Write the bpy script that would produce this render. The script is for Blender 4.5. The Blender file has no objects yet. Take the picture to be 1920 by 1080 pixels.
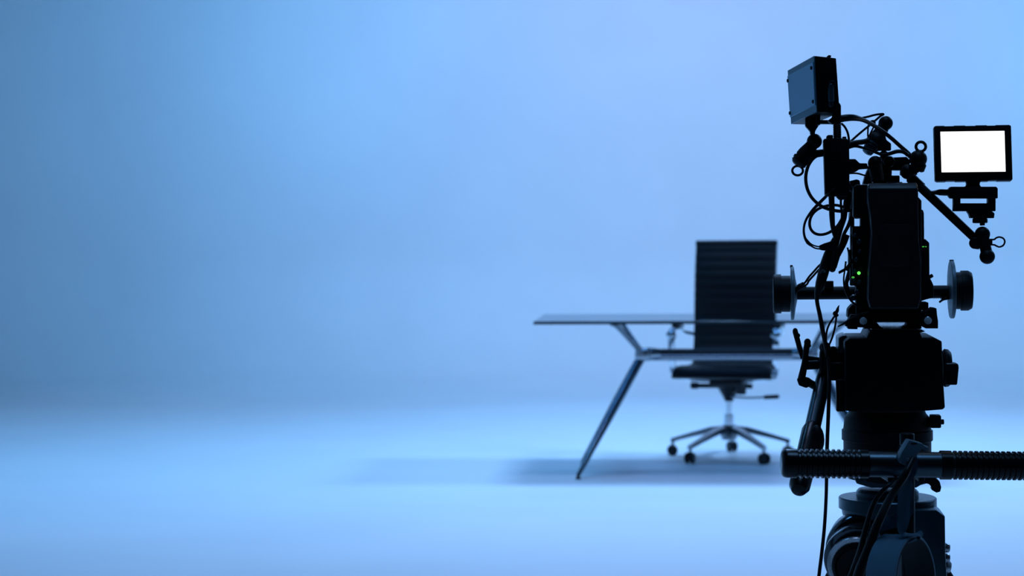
import bpy, bmesh, math, random
from mathutils import Vector, Matrix
random.seed(7)
scn = bpy.context.scene
COL = scn.collection
PI = math.pi
F = 3600.0                      # focal length in pixels of the 1920-wide frame
HCAM = 1.10                     # camera height
ROLL = math.radians(0.4)
RV = Vector((math.cos(ROLL), 0, -math.sin(ROLL)))
UV_ = Vector((math.sin(ROLL), 0, math.cos(ROLL)))

YAW = math.radians(7.0)         # the whole camera rig points a little to the right
RDEP = Vector((math.sin(YAW), math.cos(YAW), 0)); RX = Vector((math.cos(YAW), -math.sin(YAW), 0))
def W(u, v, Y=3.6, rig=None):
    """point at distance Y that the photograph shows at (u, v); rig points lie in planes square to the rig's own axis"""
    if rig is None: rig = Y < 4.5
    if rig: Y = Y * (RDEP.x * (1660 - 960) / F + RDEP.y) / (RDEP.x * (u - 960) / F + RDEP.y)
    k = Y / F
    return Vector((0, Y, HCAM)) + RV * ((u - 960) * k) + UV_ * ((455 - v) * k)

def mm(px, Y=3.6):
    return px * Y / F

# ------------------------------------------------------------------ materials
def mat(name, col, rough=0.5, metal=0.0, spec=0.5, bump=0.0, bscale=200.0, vary=0.0, coat=0.0):
    m = bpy.data.materials.new(name); m.use_nodes = True
    nt = m.node_tree; b = nt.nodes['Principled BSDF']
    b.inputs['Base Color'].default_value = (*col, 1)
    b.inputs['Roughness'].default_value = rough
    b.inputs['Metallic'].default_value = metal
    b.inputs['Specular IOR Level'].default_value = spec
    b.inputs['Coat Weight'].default_value = coat
    tc = nt.nodes.new('ShaderNodeTexCoord')
    nz = nt.nodes.new('ShaderNodeTexNoise'); nz.inputs['Scale'].default_value = bscale
    nt.links.new(tc.outputs['Object'], nz.inputs['Vector'])
    if vary:
        mr = nt.nodes.new('ShaderNodeMapRange')
        mr.inputs['To Min'].default_value = max(0, rough - vary); mr.inputs['To Max'].default_value = min(1, rough + vary)
        nt.links.new(nz.outputs['Fac'], mr.inputs['Value']); nt.links.new(mr.outputs['Result'], b.inputs['Roughness'])
    if bump:
        bp = nt.nodes.new('ShaderNodeBump'); bp.inputs['Strength'].default_value = bump
        bp.inputs['Distance'].default_value = 0.001
        nt.links.new(nz.outputs['Fac'], bp.inputs['Height']); nt.links.new(bp.outputs['Normal'], b.inputs['Normal'])
    return m

def emit(name, col, s):
    m = bpy.data.materials.new(name); m.use_nodes = True
    b = m.node_tree.nodes['Principled BSDF']
    b.inputs['Base Color'].default_value = (0, 0, 0, 1)
    b.inputs['Emission Color'].default_value = (*col, 1); b.inputs['Emission Strength'].default_value = s
    return m

BODY = mat('black anodised metal', (.004, .0045, .0055), .45, 0, .18, .15, 900, .08)
PLAST = mat('black moulded plastic', (.006, .007, .009), .48, 0, .18, .2, 700, .06)
BATT = mat('dark battery shell', (.012, .015, .020), .34, 0, .40, .1, 1200, .05)
RUBBER = mat('black rubber', (.005, .005, .006), .6, 0, .25, .3, 900, .08)
CABLE = mat('black cable sheath', (.006, .007, .009), .40, 0, .3, .1, 1500, .05)
GRIPM = mat('glossy ribbed grip rubber', (.005, .005, .007), .24, 0, .35, .1, 600, .05)
TUBE = mat('dark satin tube', (.09, .12, .14), .30, 1, .5, .05, 500, .06)
STEEL = mat('brushed steel', (.55, .57, .60), .28, 1, .5, .1, 400, .08)
CHROME = mat('polished chrome', (.72, .75, .78), .07, 1, .5, 0, 50, .03)
ALU = mat('cast aluminium', (.42, .45, .48), .26, 1, .5, .05, 300, .06)
GREYM = mat('dark grey painted metal', (.030, .075, .10), .30, .5, .5, .1, 500, .08)
PANEL = mat('pale panel paint', (.27, .58, .78), .5, .1, .5, .05, 800, .05)
EDGEP = mat('grey panel frame', (.05, .17, .24), .45, .3, .5, .05, 800, .05)
STRAPM = mat('pale grey webbing', (.06, .14, .20), .75, 0, .3, .6, 1500, .08)
CLIPM = mat('pale grey plastic', (.09, .18, .24), .45, 0, .5, .05, 500, .05)
TAPEM = mat('pale adhesive tape', (.12, .26, .36), .38, 0, .5, .1, 300, .06)
TAPESHADE = mat('shaded roll interior', (.012, .018, .022), .6, 0, .4, .3, 900, .06)  # near-black colour stands in for the unlit inside of the roll
LEATHER = mat('black leather', (.0035, .005, .008), .55, 0, .22, .2, 160, .08)
DISC = mat('satin grey disc', (.16, .22, .26), .5, .5, .4, .05, 300, .05)
RODLIT = mat('lit rod end tone', (.75, .82, .86), .4, 0, .5)  # much paler than the rod steel, so the ends look lit
LEGM = mat('dark polished aluminium', (.15, .20, .24), .17, 1, .5, .05, 200, .05)
HINGE = mat('glossy black hinge metal', (.10, .12, .14), .14, .9, .5, .05, 300, .04)
CASTM = mat('black caster plastic', (.012, .014, .018), .4, 0, .4, .1, 300, .05)
SCREEN = emit('white lit screen', (1, 1, 1), 1.6)
LED = emit('green indicator light', (.12, 1.0, .10), 1.6)
LEDD = emit('dim green indicator light', (.12, 1.0, .10), .45)
MARK = mat('printed white mark', (.5, .55, .6), .6)

def cyc_material(name):
    m = mat(name, (.80, .80, .80), .62, 0, .35)
    nt = m.node_tree; b = nt.nodes['Principled BSDF']
    tc = nt.nodes['Texture Coordinate'] if 'Texture Coordinate' in nt.nodes else nt.nodes.new('ShaderNodeTexCoord')
    nz = nt.nodes.new('ShaderNodeTexNoise'); nz.inputs['Scale'].default_value = 1.3; nz.inputs['Detail'].default_value = 6
    nt.links.new(tc.outputs['Object'], nz.inputs['Vector'])
    cr = nt.nodes.new('ShaderNodeValToRGB')
    cr.color_ramp.elements[0].position = .3; cr.color_ramp.elements[0].color = (.775, .775, .78, 1)
    cr.color_ramp.elements[1].position = .7; cr.color_ramp.elements[1].color = (.81, .81, .81, 1)
    nt.links.new(nz.outputs['Fac'], cr.inputs['Fac']); nt.links.new(cr.outputs['Color'], b.inputs['Base Color'])
    return m
CYC = cyc_material('matt white cove paint')

def glass_material():
    m = bpy.data.materials.new('tinted table glass'); m.use_nodes = True
    nt = m.node_tree; nt.nodes.clear()
    out = nt.nodes.new('ShaderNodeOutputMaterial')
    tr = nt.nodes.new('ShaderNodeBsdfTransparent'); tr.inputs['Color'].default_value = (.38, .46, .52, 1)
    gl = nt.nodes.new('ShaderNodeBsdfGlossy'); gl.inputs['Color'].default_value = (.80, .85, .88, 1); gl.inputs['Roughness'].default_value = .06
    fr = nt.nodes.new('ShaderNodeFresnel'); fr.inputs['IOR'].default_value = 1.45
    mx = nt.nodes.new('ShaderNodeMixShader')
    nt.links.new(fr.outputs[0], mx.inputs[0]); nt.links.new(tr.outputs[0], mx.inputs[1]); nt.links.new(gl.outputs[0], mx.inputs[2])
    nt.links.new(mx.outputs[0], out.inputs[0])
    return m
GLASS = glass_material()
GLASSE = mat('dark green glass edge', (.02, .035, .045), .25, 0, .5)

# ------------------------------------------------------------------ mesh helpers
def new(): return bmesh.new()

def add_poly_prism(bm, pts, axis):
    """closed outline pts (Vectors), extruded along axis"""
    a = [bm.verts.new(p) for p in pts]; b = [bm.verts.new(p + axis) for p in pts]
    n = len(pts); fs = [bm.faces.new(a), bm.faces.new(b[::-1])]
    for i in range(n):
        fs.append(bm.faces.new((a[(i + 1) % n], a[i], b[i], b[(i + 1) % n])))
    return fs

def bevel_all(bm, w, seg=2, ang=25):
    bmesh.ops.recalc_face_normals(bm, faces=bm.faces[:])
    ed = [e for e in bm.edges if len(e.link_faces) == 2 and e.calc_face_angle(0) > math.radians(ang)]
    if ed and w > 0:
        bmesh.ops.bevel(bm, geom=ed, offset=w, segments=seg, affect='EDGES', profile=.6, clamp_overlap=True)

def merge(dst, src):
    me = bpy.data.meshes.new('t'); src.to_mesh(me); src.free(); dst.from_mesh(me); bpy.data.meshes.remove(me)

def prism(bm, outline, Yf, depth, bev=.0015, seg=2):
    t = new(); add_poly_prism(t, [W(u, v, Yf) for u, v in outline], RDEP * depth)
    bevel_all(t, bev, seg); merge(bm, t)

def box(bm, u0, v0, u1, v1, Yf, depth, bev=.0015, seg=2):
    prism(bm, [(u0, v0), (u1, v0), (u1, v1), (u0, v1)], Yf, depth, bev, seg)

def wbox(bm, c, s, bev=.002, rot=None, seg=2):
    t = new(); bmesh.ops.create_cube(t, size=1)
    bmesh.ops.scale(t, vec=s, verts=t.verts[:]); bevel_all(t, bev, seg)
    M = Matrix.Translation(c) @ (rot.to_4x4() if rot is not None else Matrix.Identity(4))
    t.transform(M); merge(bm, t)

def ring_axes(d):
    d = d.normalized(); up = Vector((0, 0, 1)) if abs(d.z) < .95 else Vector((0, 1, 0))
    a = d.cross(up).normalized(); return a, d.cross(a).normalized()

def lathe(bm, p0, d, prof, n=32):
    """prof: list of (t along d in m, radius)"""
    d = d.normalized(); a, b = ring_axes(d); rings = []
    for t, r in prof:
        c = p0 + d * t
        rings.append([bm.verts.new(c + (a * math.cos(2 * PI * k / n) + b * math.sin(2 * PI * k / n)) * max(r, 1e-5)) for k in range(n)])
    fs = []
    for r0, r1 in zip(rings, rings[1:]):
        for k in range(n): fs.append(bm.faces.new((r0[k], r0[(k + 1) % n], r1[(k + 1) % n], r1[k])))
    fs.append(bm.faces.new(rings[0][::-1])); fs.append(bm.faces.new(rings[-1]))
    bmesh.ops.recalc_face_normals(bm, faces=fs)

def cyl(bm, p0, p1, r0, r1=None, bev=.001, n=28):
    r1 = r0 if r1 is None else r1; L = (p1 - p0).length; b = min(bev, L * .3, r0 * .6, r1 * .6)
    lathe(bm, p0, p1 - p0, [(0, r0 - b), (b, r0), (L - b, r1), (L, r1 - b)], n)

def ball(bm, c, r, seg=24, s=(1, 1, 1)):
    t = new(); bmesh.ops.create_uvsphere(t, u_segments=seg, v_segments=seg // 2, radius=r)
    bmesh.ops.scale(t, vec=s, verts=t.verts[:]); t.transform(Matrix.Translation(c)); merge(bm, t)

def spline(pts, rad, sub=8, closed=False):
    P, R = [], []; n = len(pts)
    rng = n if closed else n - 1
    for i in range(rng):
        g = (lambda j: pts[j % n]) if closed else (lambda j: pts[min(max(j, 0), n - 1)])
        gr = (lambda j: rad[j % n]) if closed else (lambda j: rad[min(max(j, 0), n - 1)])
        p0, p1, p2, p3 = g(i - 1), g(i), g(i + 1), g(i + 2)
        for k in range(sub):
            t = k / sub
            P.append(.5 * ((2 * p1) + (p2 - p0) * t + (2 * p0 - 5 * p1 + 4 * p2 - p3) * t * t + (3 * p1 - p0 - 3 * p2 + p3) * t ** 3))
            R.append(gr(i) * (1 - t) + gr(i + 1) * t)
    if not closed: P.append(pts[-1]); R.append(rad[-1])
    return P, R

def sweep(bm, pts, rad, n=12, sub=8, closed=False, flat=None):
    """tube through pts; flat=(wx, wy) gives an elliptic/flat strip section in units of rad"""
    if not isinstance(rad, (list, tuple)): rad = [rad] * len(pts)
    P, R = spline([Vector(p) for p in pts], list(rad), sub, closed) if sub > 1 else ([Vector(p) for p in pts], list(rad))
    m = len(P); rings = []; a = None
    for i in range(m):
        if closed: d = (P[(i + 1) % m] - P[i - 1])
        else: d = P[min(i + 1, m - 1)] - P[max(i - 1, 0)]
        d = d.normalized()
        if a is None: a = ring_axes(d)[0]
        else: a = (a - d * a.dot(d)).normalized()
        b = d.cross(a).normalized(); fx, fy = flat or (1, 1)
        rings.append([bm.verts.new(P[i] + (a * math.cos(2 * PI * k / n) * fx + b * math.sin(2 * PI * k / n) * fy) * R[i]) for k in range(n)])
    fs = []; pairs = list(zip(rings, rings[1:])) + ([(rings[-1], rings[0])] if closed else [])
    for r0, r1 in pairs:
        for k in range(n): fs.append(bm.faces.new((r0[k], r0[(k + 1) % n], r1[(k + 1) % n], r1[k])))
    if not closed: fs.append(bm.faces.new(rings[0][::-1])); fs.append(bm.faces.new(rings[-1]))
    bmesh.ops.recalc_face_normals(bm, faces=fs)

def strip(bm, pts, side, w, h, sub=6):
    """flat bar of half width w and half thickness h swept along pts, its width along side"""
    P, _ = spline([Vector(p) for p in pts], [1] * len(pts), sub); m = len(P); rings = []
    sec = [(-1, -.5), (-.9, -1), (.9, -1), (1, -.5), (1, .5), (.9, 1), (-.9, 1), (-1, .5)]
    for i in range(m):
        d = (P[min(i + 1, m - 1)] - P[max(i - 1, 0)]).normalized(); s_ = (side - d * side.dot(d)).normalized(); nn = d.cross(s_)
        rings.append([bm.verts.new(P[i] + s_ * w * x + nn * h * y) for x, y in sec])
    fs = [bm.faces.new((r0[k], r0[(k + 1) % 8], r1[(k + 1) % 8], r1[k])) for r0, r1 in zip(rings, rings[1:]) for k in range(8)]
    fs += [bm.faces.new(rings[0][::-1]), bm.faces.new(rings[-1])]
    bmesh.ops.recalc_face_normals(bm, faces=fs)

def px(pts, Y=3.6):
    return [W(p[0], p[1], p[2] if len(p) > 2 else Y) for p in pts]

def torus(bm, c, normal, R, r, n=24, s=10, sx=1.0, sy=1.0, up=None):
    a, b = ring_axes(normal)
    if up is not None:
        b = (up - normal.normalized() * up.dot(normal.normalized())).normalized(); a = b.cross(normal).normalized()
    sweep(bm, [c + a * math.cos(2 * PI * k / n) * R * sx + b * math.sin(2 * PI * k / n) * R * sy for k in range(n)], r, s, 1, True)

ORG = {}
def smooth(me, ang=38):
    for p in me.polygons: p.use_smooth = True
    try: me.set_sharp_from_angle(angle=math.radians(ang))
    except Exception: pass

def obj(name, bm, m, parent=None, label=None, ang=38):
    me = bpy.data.meshes.new(name)
    o = bpy.data.objects.new(name, me); COL.objects.link(o)
    if parent is not None:
        org = ORG[parent.name]; o.parent = parent
    else:
        xs = [v.co for v in bm.verts]
        org = Vector((sum(v.x for v in xs) / len(xs), sum(v.y for v in xs) / len(xs), min(v.z for v in xs)))
        o.location = org
    ORG[o.name] = org
    bm.transform(Matrix.Translation(-org)); bm.to_mesh(me); bm.free()
    smooth(me, ang); me.materials.append(m)
    if label: o['label'] = label
    return o

def thing(name, loc, label, cat, group=None):
    o = bpy.data.objects.new(name, None); COL.objects.link(o); o.location = loc; o.empty_display_size = .05
    o['label'] = label; o['category'] = cat
    if group: o['group'] = group
    ORG[o.name] = Vector(loc); return o

def tag(o, label, cat, group=None):
    o['label'] = label; o['category'] = cat
    if group: o['group'] = group
    return o

def part(name, m, parent, fn, label=None, ang=38):
    bm = new(); fn(bm); return obj(name, bm, m, parent, label, ang)

# ------------------------------------------------------------------ the studio cove
XL, XR, YB, Y0, RC, RF, HT = -5.6, 8.6, 16.6, -1.6, 2.4, 1.05, 7.0
def cove_path():
    P = []
    for y in [Y0 + (YB - RC - Y0) * k / 12 for k in range(13)]: P.append((Vector((XL, y, 0)), Vector((1, 0, 0))))
    for k in range(1, 17):
        a = PI - (PI / 2) * k / 16; c = Vector((XL + RC, YB - RC, 0)); d = Vector((math.cos(a), math.sin(a), 0)); P.append((c + d * RC, -d))
    for k in range(1, 25): P.append((Vector((XL + RC + (XR - XL - 2 * RC) * k / 24, YB, 0)), Vector((0, -1, 0))))
    for k in range(1, 17):
        a = PI / 2 - (PI / 2) * k / 16; c = Vector((XR - RC, YB - RC, 0)); d = Vector((math.cos(a), math.sin(a), 0)); P.append((c + d * RC, -d))
    for k in range(1, 13): P.append((Vector((XR, YB - RC + (Y0 - YB + RC) * k / 12, 0)), Vector((-1, 0, 0))))
    return P
path = cove_path()
prof = [(RF * (1 - math.sin(PI / 2 * k / 24)), RF * (1 - math.cos(PI / 2 * k / 24))) for k in range(25)] + [(0, RF + (HT - RF) * k / 6) for k in range(1, 7)]
def wall_mesh(i0, i1):
    bm = new(); g = []
    for p, nrm in path[i0:i1 + 1]: g.append([bm.verts.new(p + nrm * a + Vector((0, 0, z))) for a, z in prof])
    for r0, r1 in zip(g, g[1:]):
        for k in range(len(prof) - 1): bm.faces.new((r0[k], r1[k], r1[k + 1], r0[k + 1]))
    bmesh.ops.recalc_face_normals(bm, faces=bm.faces[:])
    return bm
def struct(name, bm):
    o = obj(name, bm, CYC, None, None, 80); o['kind'] = 'structure'; return o
struct('wall_left', wall_mesh(0, 20)); struct('wall_back', wall_mesh(20, 60)); struct('wall_right', wall_mesh(60, len(path) - 1))
bm = new(); bm.faces.new([bm.verts.new(p + n_ * RF) for p, n_ in path]); bmesh.ops.recalc_face_normals(bm, faces=bm.faces[:])
for f in bm.faces:
    if f.normal.z < 0: f.normal_flip()
struct('floor', bm)

# ------------------------------------------------------------------ desk
DY = math.radians(4.3)
DW = Vector((math.cos(DY), -math.sin(DY), 0)); DD = Vector((math.sin(DY), math.cos(DY), 0)); UPV = Vector((0, 0, 1))
dc = W(1000, 606, 8.86); D0 = Vector((dc.x, dc.y, 0))          # front left corner on the floor
DL, DP, DTOP = 1.80, .92, .735
def D(a, b, z): return D0 + DW * a + DD * b + UPV * z
desk = thing('glass_desk', D(DL / 2, DP / 2, 0), 'long glass-topped desk on slanted chrome legs in front of the office chair', 'desk')
def desk_slab(bm, a0, a1, b0, b1, z0, z1, bev):
    t = new(); add_poly_prism(t, [D(a0, b0, z0), D(a1, b0, z0), D(a1, b1, z0), D(a0, b1, z0)], UPV * (z1 - z0)); bevel_all(t, bev, 1); merge(bm, t)
part('glass_top', GLASS, desk, lambda b: desk_slab(b, 0.004, DL - .004, 0.004, DP - .004, DTOP - .012, DTOP, .001), 'tinted glass pane')
def rim(b):
    for a0, a1, b0, b1 in ((0, DL, 0, .005), (0, DL, DP - .005, DP), (0, .005, .005, DP - .005), (DL - .005, DL, .005, DP - .005)):
        desk_slab(b, a0, a1, b0, b1, DTOP - .014, DTOP - .001, .0005)
part('glass_edge', GLASSE, desk, rim)
JL, JZ, JB = .50, .556, DP / 2
for side in (0, 1):
    sg = 1 if side == 0 else -1
    A = lambda a: a if side == 0 else DL - a
    J = D(A(JL), JB, JZ)
    def joint(b, J=J, sg=sg):
        wbox(b, J, (.075, .09, .062), .018, Matrix.Rotation(-DY, 3, 'Z'), 3)
        cyl(b, J + DW * sg * .02, J + DW * sg * .085, .034, .026)
    part('joint', ALU, desk, joint)
    for bb in (.07, DP - .07):
        T = D(A(.375), bb, DTOP - .016)
        def strut(b, T=T, J=J):
            sweep(b, [J + (T - J) * k / 4 for k in range(5)], [.015, .013, .012, .012, .014], 16, 4)
            cyl(b, T - UPV * .010, T + UPV * .001, .024, .024)
        part('strut', ALU, desk, strut)
    for bb in (.06, DP - .30):
        Ft = D(A(.20), bb, .02); 
        def leg(b, Ft=Ft, J=J):
            d = (Ft - J)
            sweep(b, [J + d * k / 6 for k in range(7)], [.022, .023, .022, .020, .017, .014, .010], 18, 4)
        lg = part('leg', LEGM, desk, leg)
        part('foot', CASTM, lg, lambda b, Ft=Ft: lathe(b, Vector((Ft.x, Ft.y, 0)), UPV, [(0, .012), (.005, .013), (.010, .009), (.022, .008)], 20))
def beam(z, r):
    a0, a1 = D(JL + .05, JB, JZ), D(DL - JL - .05, JB, JZ)
    return lambda b: lathe(b, a0 + UPV * z, a1 - a0, [(0, r), ((a1 - a0).length, r)], 24)
part('lower_beam', ALU, desk, beam(-.014, .017)); part('upper_beam', CASTM, desk, beam(.014, .0125), 'dark upper bar')

# ------------------------------------------------------------------ office chair
CY = 9.73
cc = W(1367, 800, CY); C0 = Vector((cc.x, cc.y, 0))
CA = math.radians(-15)                      # front of the chair turned to the left of the photographer
CFv = Vector((math.sin(CA), -math.cos(CA), 0)); CRv = Vector((-CFv.y, CFv.x, 0))   # front, and to the photograph's right
def Cc(r, f, z): return C0 + CRv * r + CFv * f + UPV * z
chair = thing('office_chair', C0, 'high-backed black ribbed office chair with chrome arms behind the glass desk', 'chair')
# side profile (f, z): seat front -> seat rear -> back top
bk = [(-.175, .470), (-.205, .56), (-.225, .66), (-.235, .78), (-.250, .90), (-.275, 1.00), (-.302, 1.085)]
st = [(.245, .420), (.236, .444), (.20, .455), (.10, .455), (0, .450), (-.10, .450), (-.16, .462)]
def dense(pr, n=80):
    P, _ = spline([Vector((a, b, 0)) for a, b in pr], [1] * len(pr), 16); return P
def pad(b, pr, w0, w1, th, ribs, off=0.0):
    P = dense(pr); m = len(P); rows = []
    L = [0]
    for p, q in zip(P, P[1:]): L.append(L[-1] + (q - p).length)
    for i, p in enumerate(P):
        d = (P[min(i + 1, m - 1)] - P[max(i - 1, 0)]).normalized(); nrm = Vector((d.y, -d.x, 0))
        if nrm.x < 0 and abs(nrm.x) > abs(nrm.y): nrm = -nrm
        elif nrm.y < 0 and abs(nrm.y) >= abs(nrm.x): nrm = -nrm
        t = L[i] / L[-1]; w = w0 + (w1 - w0) * t
        tt = th * (.80 + .20 * abs(math.sin(PI * t * ribs)) ** .5)
        r = []
        for s in (-1, -.96, -.5, 0, .5, .96, 1):
            e = tt if abs(s) < 1 else tt * .45
            r.append((s * w, p + nrm * (e + off), p - nrm * (e - off)))
        rows.append(r)
    vf = [[b.verts.new(Cc(x, q.x, q.y)) for x, q, _ in r] for r in rows]
    vb = [[b.verts.new(Cc(x, q.x, q.y)) for x, _, q in r] for r in rows]
    for i in range(m - 1):
        for k in range(6):
            b.faces.new((vf[i][k], vf[i][k + 1], vf[i + 1][k + 1], vf[i + 1][k])); b.faces.new((vb[i][k], vb[i + 1][k], vb[i + 1][k + 1], vb[i][k + 1]))
        b.faces.new((vf[i][0], vf[i + 1][0], vb[i + 1][0], vb[i][0])); b.faces.new((vf[i][6], vb[i][6], vb[i + 1][6], vf[i + 1][6]))
    for i in (0, m - 1):
        for k in range(6): b.faces.new((vf[i][k], vf[i][k + 1], vb[i][k + 1], vb[i][k]))
    bmesh.ops.recalc_face_normals(b, faces=b.faces[:])
back = part('backrest', LEATHER, chair, lambda b: pad(b, bk, .213, .209, .014, 13), None, 60)
def toproll(b):
    p = Cc(0, -.303, 1.088)
    cyl(b, p - CRv * .213, p + CRv * .213, .017, .017, .004)
part('headroll', LEATHER, back, toproll)
seat = part('seat', LEATHER, chair, lambda b: pad(b, st, .248, .215, .020, 9), None, 60)
def rails(s):
    return lambda b: \
        sweep(b, [Cc(s * .205, f, z - .004) for f, z in st[2:] + bk], .009, 10, 6)
part('side_rail', ALU, chair, rails(-1)); part('side_rail', ALU, chair, rails(1))
for s in (-1, 1):
    def arm(b, s=s):
        x = s * .262
        strip(b, [Cc(x, -.05, .662), Cc(x, .08, .664), Cc(x, .125, .662), Cc(x, .150, .654), Cc(x, .168, .636), Cc(x, .174, .61), Cc(x, .172, .57), Cc(x * .99, .164, .50), Cc(x * .97, .15, .445), Cc(x * .85, .10, .412), Cc(x * .45, .06, .398), Cc(0, .05, .396)],
              CRv, .016, .0055, 8)
        sweep(b, [Cc(x, .02, .660), Cc(x, -.05, .655), Cc(x * .97, -.15, .632), Cc(x * .80, -.215, .618)], [.010, .010, .010, .010], 12, 6)
        ball(b, Cc(x, .178, .630), .026)
    a_ = part('armrest', CHROME, chair, arm)
    part('arm_pad', CASTM, a_, lambda b, s=s: sweep(b, [Cc(s * .262, .10, .676), Cc(s * .262, .04, .680), Cc(s * .262, -.06, .674), Cc(s * .258, -.12, .660)], [.010, .014, .014, .009], 12, 6, False, (1.3, .7)))
def mech(b):
    wbox(b, Cc(0, .0, .385), (.17, .22, .035), .01, Matrix.Rotation(CA, 3, 'Z'))
    cyl(b, Cc(-.18, .03, .368), Cc(.125, .03, .368), .012)
    cyl(b, Cc(-.19, .03, .368), Cc(-.15, .03, .368), .017, .017, .004)
    lathe(b, Cc(0, 0, .29), UPV, [(0, .022), (.01, .024), (.070, .058), (.085, .06)], 24)
    cyl(b, Cc(.070, .05, .375), Cc(.070, .05, .328), .028, .024)
part('tilt_mechanism', CASTM, chair, mech)
def lev(b):
    sweep(b, [Cc(.02, .06, .318), Cc(.10, .06, .312), Cc(.22, .06, .318)], .005, 8, 4)
lv = part('height_lever', STEEL, chair, lev)
part('lever_grip', CASTM, lv, lambda b: cyl(b, Cc(.185, .06, .316), Cc(.262, .06, .321), .010, .011, .004))
part('gas_lift', CHROME, chair, lambda b: (cyl(b, Cc(0, 0, .20), Cc(0, 0, .31), .015), cyl(b, Cc(0, 0, .13), Cc(0, 0, .225), .027, .025)))
part('hub', ALU, chair, lambda b: lathe(b, Cc(0, 0, .095), UPV, [(0, .034), (.01, .042), (.06, .040), (.075, .032)], 28))
for k in range(5):
    a = math.radians(81 + 72 * k); d = Vector((math.cos(a), math.sin(a), 0)); s_ = Vector((-d.y, d.x, 0))
    def starleg(b, d=d, s_=s_):
        q = [(.02, .148, .024, .018), (.10, .140, .021, .016), (.20, .113, .017, .013), (.285, .088, .014, .011), (.315, .080, .013, .010)]
        rows = []
        for r, z, w, h in q:
            c = C0 + d * r + UPV * z
            rows.append([b.verts.new(c + s_ * w * x + UPV * h * y) for x, y in ((-1, -.6), (-.6, -1), (.6, -1), (1, -.6), (.8, 1), (-.8, 1))])
        for r0, r1 in zip(rows, rows[1:]):
            for i in range(6): b.faces.new((r0[i], r0[(i + 1) % 6], r1[(i + 1) % 6], r1[i]))
        b.faces.new(rows[0][::-1]); b.faces.new(rows[-1]); bmesh.ops.recalc_face_normals(b, faces=b.faces[:])
        cyl(b, C0 + d * .306 + UPV * .078, C0 + d * .306 + UPV * .045, .0075)
    sl = part('base_leg', ALU, chair, starleg, None, 50)
    def caster(b, d=d, s_=s_, k=k):
        an = math.radians(20 + 67 * k); ax = Vector((math.cos(an), math.sin(an), 0)); c = C0 + d * .310 + UPV * .0275
        for s in (-1, 1): cyl(b, c + ax * s * .006, c + ax * s * .024, .0275, .0265, .005)
        cyl(b, c - ax * .008, c + ax * .008, .014)
        cyl(b, c + UPV * .006, c + UPV * .030, .010)
    part('caster', CASTM, sl, caster)

# ------------------------------------------------------------------ tripod under the head
TC = W(1664, 940, 3.62)
tri = thing('tripod', (TC.x, TC.y, 0), 'heavy dark tripod with round steel bowl carrying the fluid head', 'tripod')
def zat(v, Y=3.6): return W(1664, v, Y).z
ZB0, ZB1 = zat(956), zat(934)
def bowl(b):
    lathe(b, Vector((TC.x, TC.y, ZB0)), UPV, [(0, .087), (.001, .091), (ZB1 - ZB0 - .002, .091), (ZB1 - ZB0, .089), (ZB1 - ZB0 + .0005, .060)], 64)
    lathe(b, Vector((TC.x, TC.y, ZB0 - .012)), UPV, [(0, .084), (.012, .086)], 48)
part('bowl', GREYM, tri, bowl)
part('bowl_neck', GREYM, tri, lambda b: lathe(b, Vector((TC.x, TC.y, ZB1)), UPV, [(0, .058), (.010, .058), (.0145, .054), (.0155, .050)], 48))
def crown(b):
    lathe(b, Vector((TC.x, TC.y, ZB0 - .130)), UPV, [(0, .050), (.010, .062), (.110, .078), (.119, .082)], 40)
part('crown', BODY, tri, crown)
for k, a in enumerate((math.radians(90 + 8), math.radians(205), math.radians(-30))):
    d = Vector((math.cos(a), math.sin(a), 0)); s_ = Vector((-d.y, d.x, 0)); c = Vector((TC.x, TC.y, 0))
    hip = c + d * .085 + UPV * (ZB0 - .105); ft = c + d * .40 + UPV * .018
    def legf(b, hip=hip, ft=ft, s_=s_):
        for s in (-1, 1): sweep(b, [hip + s_ * .036 * s, hip * .55 + ft * .45 + s_ * .034 * s], .014, 14, 1)
        sweep(b, [hip * .62 + ft * .38, ft], .013, 14, 1)
        wbox(b, hip * .55 + ft * .45, (.05, .03, .04), .006); wbox(b, hip, (.05, .05, .045), .010)
    lg = part('leg', BODY, tri, legf)
    part('rubber_foot', RUBBER, lg, lambda b, ft=ft: lathe(b, Vector((ft.x, ft.y, 0)), UPV, [(0, .024), (.012, .026), (.030, .016)], 20))
# right flat shoulder plate seen under the bowl
def shoulder(b):
    prism(b, [(1712, 957), (1757, 957), (1772, 968), (1773, 1040), (1776, 1088), (1776, 1120), (1700, 1120), (1700, 970)], 3.515, .10, .003)
part('shoulder_plate', GREYM, tri, shoulder)
def shknob(b):
    for v in (1027, 1046):
        cyl(b, W(1770, v, 3.55), W(1781, v + 1, 3.55), .009, .008, .002)
    cyl(b, W(1770, 1062, 3.56), W(1783, 1064, 3.56), .014, .012, .004)
part('locking_screw', STEEL, tri, shknob)
# left barrel: banded leg hinge
BC = W(1624, 1043, 3.57); bd = Vector((-.38, -.86, -.34)).normalized()
part('hinge_barrel', HINGE, tri, lambda b: lathe(b, BC - bd * .055, bd, [(0, .050), (.006, .074), (.020, .079), (.045, .0795), (.050, .078), (.051, .066)], 64))
part('hinge_groove', BODY, tri, lambda b: lathe(b, BC - bd * .006, bd, [(0, .069), (.013, .069)], 56))
part('hinge_band', HINGE, tri, lambda b: lathe(b, BC + bd * .006, bd, [(0, .060), (.001, .0735), (.003, .0745), (.022, .0735), (.024, .0715), (.0245, .058)], 64))
part('hinge_groove', BODY, tri, lambda b: lathe(b, BC + bd * .030, bd, [(0, .061), (.009, .061)], 56))
part('hinge_band', STEEL, tri, lambda b: lathe(b, BC + bd * .038, bd, [(0, .052), (.001, .0625), (.003, .0635), (.009, .0625), (.0095, .050)], 64))
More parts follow.
